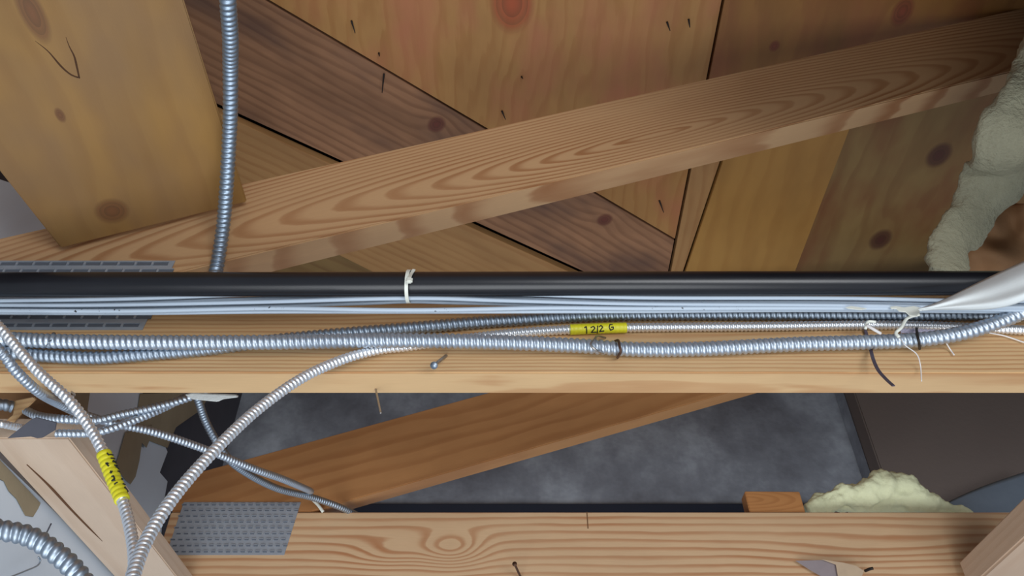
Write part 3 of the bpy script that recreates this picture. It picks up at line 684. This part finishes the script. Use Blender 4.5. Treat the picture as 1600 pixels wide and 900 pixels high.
# white plastic sheet at right, and the torn flake
def patch(name, rows, mat, label, cat, th=.0015, parent=None):
    bm = bmesh.new(); G = [[bm.verts.new(p) for p in r] for r in rows]
    for i in range(len(G) - 1):
        for j in range(len(G[0]) - 1): bm.faces.new((G[i][j], G[i][j + 1], G[i + 1][j + 1], G[i + 1][j]))
    c = sum((v.co for v in bm.verts), Vector()) / len(bm.verts)
    bmesh.ops.translate(bm, verts=bm.verts, vec=-c)
    me = bpy.data.meshes.new(name); bm.to_mesh(me); bm.free()
    for f in me.polygons: f.use_smooth = True
    o = link(name, me, mat, parent); o.location = c
    sub = o.modifiers.new('sub', 'SUBSURF'); sub.levels = sub.render_levels = 2
    so = o.modifiers.new('solid', 'SOLIDIFY'); so.thickness = th
    if label: tag(o, label, cat)
    return o
rows = []
for (xt, yt, xm, ym, xb_, yb, dy) in ((1434, 482, 1436, 484, 1438, 486, .772), (1462, 474, 1463, 480, 1465, 484, .766), (1500, 455, 1502, 472, 1505, 485, .755), (1540, 435, 1545, 466, 1550, 484, .74),
                                    (1570, 421, 1575, 456, 1580, 478, .725), (1605, 405, 1610, 446, 1612, 466, .71), (1660, 380, 1665, 420, 1665, 440, .69)):
    rows.append([w(xt, yt, dy + .012), w((xt + xm) / 2, (yt + ym) / 2, dy), w(xm, ym, dy + .008), w((xb_ + xm) / 2, (yb + ym) / 2, dy + .003), w(xb_, yb, dy + .014)])
patch('plastic_sheet', rows, white_sheet, 'folded white plastic sheet crossing the black pipe at the right edge', 'sheet')
def yflake(name, pix, y, mat, th, label, cat, parent=None):
    o = prism(name, [w(px, py, y) for px, py in pix], Y_, th, X_, mat, parent, bev=th * .2)
    if label: tag(o, label, cat)
    return o
yflake('torn_flake', [(1391, 479), (1400, 478), (1412, 480), (1428, 478), (1440, 481), (1436, 490), (1432, 494), (1422, 493), (1415, 487), (1405, 486), (1401, 482), (1393, 482)], .797, nylon, .0015, 'ragged white flake at the tip of the plastic sheet', 'flake')
yflake('torn_flake', [(1321, 480), (1330, 478), (1345, 480), (1355, 482), (1346, 484), (1326, 482)], .797, nylon, .001, 'thin white flake on the lowest grey cable at right', 'flake')
yflake('tape_scrap', [(1405, 512), (1428, 513), (1470, 515), (1466, 518), (1432, 520), (1408, 520)], .845, plain('lilac_tape', (196, 190, 210), .5), .0008, 'pale lilac tape scrap on the chord between two cables', 'tape')
# paper scrap and nail on the far chord bottom edge
yflake('torn_paper', [(1243, 876), (1286, 875), (1308, 880), (1312, 905), (1290, 904), (1270, 893)], Y2 - .012, plain('lavender_grey_paper', (150, 138, 140), .7), .001, 'grey curled paper scrap on the far chord at the bottom', 'paper')
yflake('torn_paper', [(1284, 874), (1318, 879), (1338, 884), (1350, 892), (1345, 905), (1310, 905), (1306, 882)], Y2 - .018, plain('tan_scrap_paper', (196, 172, 144), .7), .001, 'tan torn paper beside grey scrap on the far chord', 'paper')
tag(tube('nail', [w(1352, 892, 1.548), w(1359, 889, 1.535), w(1364, 888, 1.53)], .003, dark_nail, None, 8, .003), 'dark nail by the tan torn paper on the far chord', 'nail')
nail(804, 881, 815, 905, 1.50, 1.558, .0022, rusty, 'dark nail standing out of far chord at bottom centre')
# loose wires on the lower left drywall
tag(tube('thin_wire', [PX(px, py, -.74) for px, py in ((56, 854), (66, 845), (72, 834), (80, 818))], .0012, felt, None, 8, .003), 'short dark wire above the arching thick cable', 'wire')
tag(tube('thin_wire', [PX(px, py, -.735) for px, py in ((15, 902), (40, 892), (58, 884), (63, 876), (60, 870))], .0013, steel_dull, None, 8, .003), 'curved thin grey wire in the lower left corner', 'wire')

# ================================================================== insulation
from mathutils import noise as mn
def lumpy(name, path, radii, squash, mat, label, cat, amp=.012, freq=22, seedv=0, n=110, m=64, hole=None):
    A, s = catmull(path, sum((Vector(path[i + 1]) - Vector(path[i])).length for i in range(len(path) - 1)) / n)
    T, N, B = frames(A); th = np.arange(m) * 2 * math.pi / m
    R = np.interp(np.linspace(0, 1, len(A)), np.linspace(0, 1, len(radii)), radii)
    dep = np.array([0, cp, sp])
    V = []
    for i in range(len(A)):
        side = np.cross(T[i], dep); side /= np.linalg.norm(side); up = np.cross(side, T[i])
        for t in th:
            d = math.cos(t) * side + math.sin(t) * squash * up
            base = A[i] + d * R[i]
            k = mn.fractal(Vector(base * freq) + Vector((seedv, 0, 0)), 1.0, 2.0, 4) * amp + mn.noise(Vector(base * freq * .35) + Vector((0, seedv, 0))) * amp * 1.6
            V.append(A[i] + d * (R[i] + k))
    V = np.array(V); nA = len(A)
    F = [[i * m + j, i * m + (j + 1) % m, (i + 1) * m + (j + 1) % m, (i + 1) * m + j] for i in range(nA - 1) for j in range(m)] + [list(range(m))[::-1], [(nA - 1) * m + j for j in range(m)]]
    me = bpy.data.meshes.new(name); o0 = V.mean(0); me.from_pydata([tuple(v - o0) for v in V], [], F); me.update()
    for f in me.polygons: f.use_smooth = True
    o = link(name, me, mat); o.location = o0; return tag(o, label, cat)
lumpy('insulation_batt', [w(1720, 60, .74), w(1660, 150, .765), w(1600, 212, .80), w(1560, 272, .88), w(1520, 335, .93), w(1488, 385, .94), w(1486, 435, .94)],
      [.095, .10, .104, .094, .076, .058, .044, .036, .032], .40, glass_wool, 'greenish grey glass wool batt sagging over the web at the right edge', 'insulation', .010, 24)
lumpy('insulation_tuft', [w(1262, 800, 1.60), w(1296, 786, 1.60), (w(1345, 782, 1.60)), w(1398, 774, 1.60), w(1450, 790, 1.60), w(1520, 806, 1.60)],
      [.008, .030, .036, .040, .050, .046, .026, .018, .010], .7, pale_wool, 'pale yellow wool tuft lying on the far chord beside the block', 'insulation', .014, 26, 3)
# crumpled brown paper behind the batt
rows = []
for i in range(7):
    r = []
    for j in range(6):
        px = 1505 + j * 26; py = 318 + i * 19
        r.append(PD(px, py, 1.42 + .10 * mn.noise(Vector((i * .9, j * .9, 3))) + (.05 if (i + j) % 2 else 0)))
    rows.append(r)
patch('crumpled_paper', rows, kraft_brown, 'crumpled brown paper behind the glass wool at the right edge', 'paper')
# bluish sheet low at right behind the far truss
rows = []
for i in range(4):
    r = []
    for j in range(6):
        px = 1470 + j * 34; top = 790 - j * 14 - 3 * math.sin(j); py = top + (830 - top) * i / 3
        r.append(PY(px, py, 1.86 - .02 * i + .01 * mn.noise(Vector((i, j, 1)))))
    rows.append(r)
patch('plastic_sheet', rows, plain('slate_blue_sheet', (128, 144, 162), .6, 0, .15, 8, (50, 62, 84)), 'slate blue sheet behind the far chord at the right edge', 'sheet')
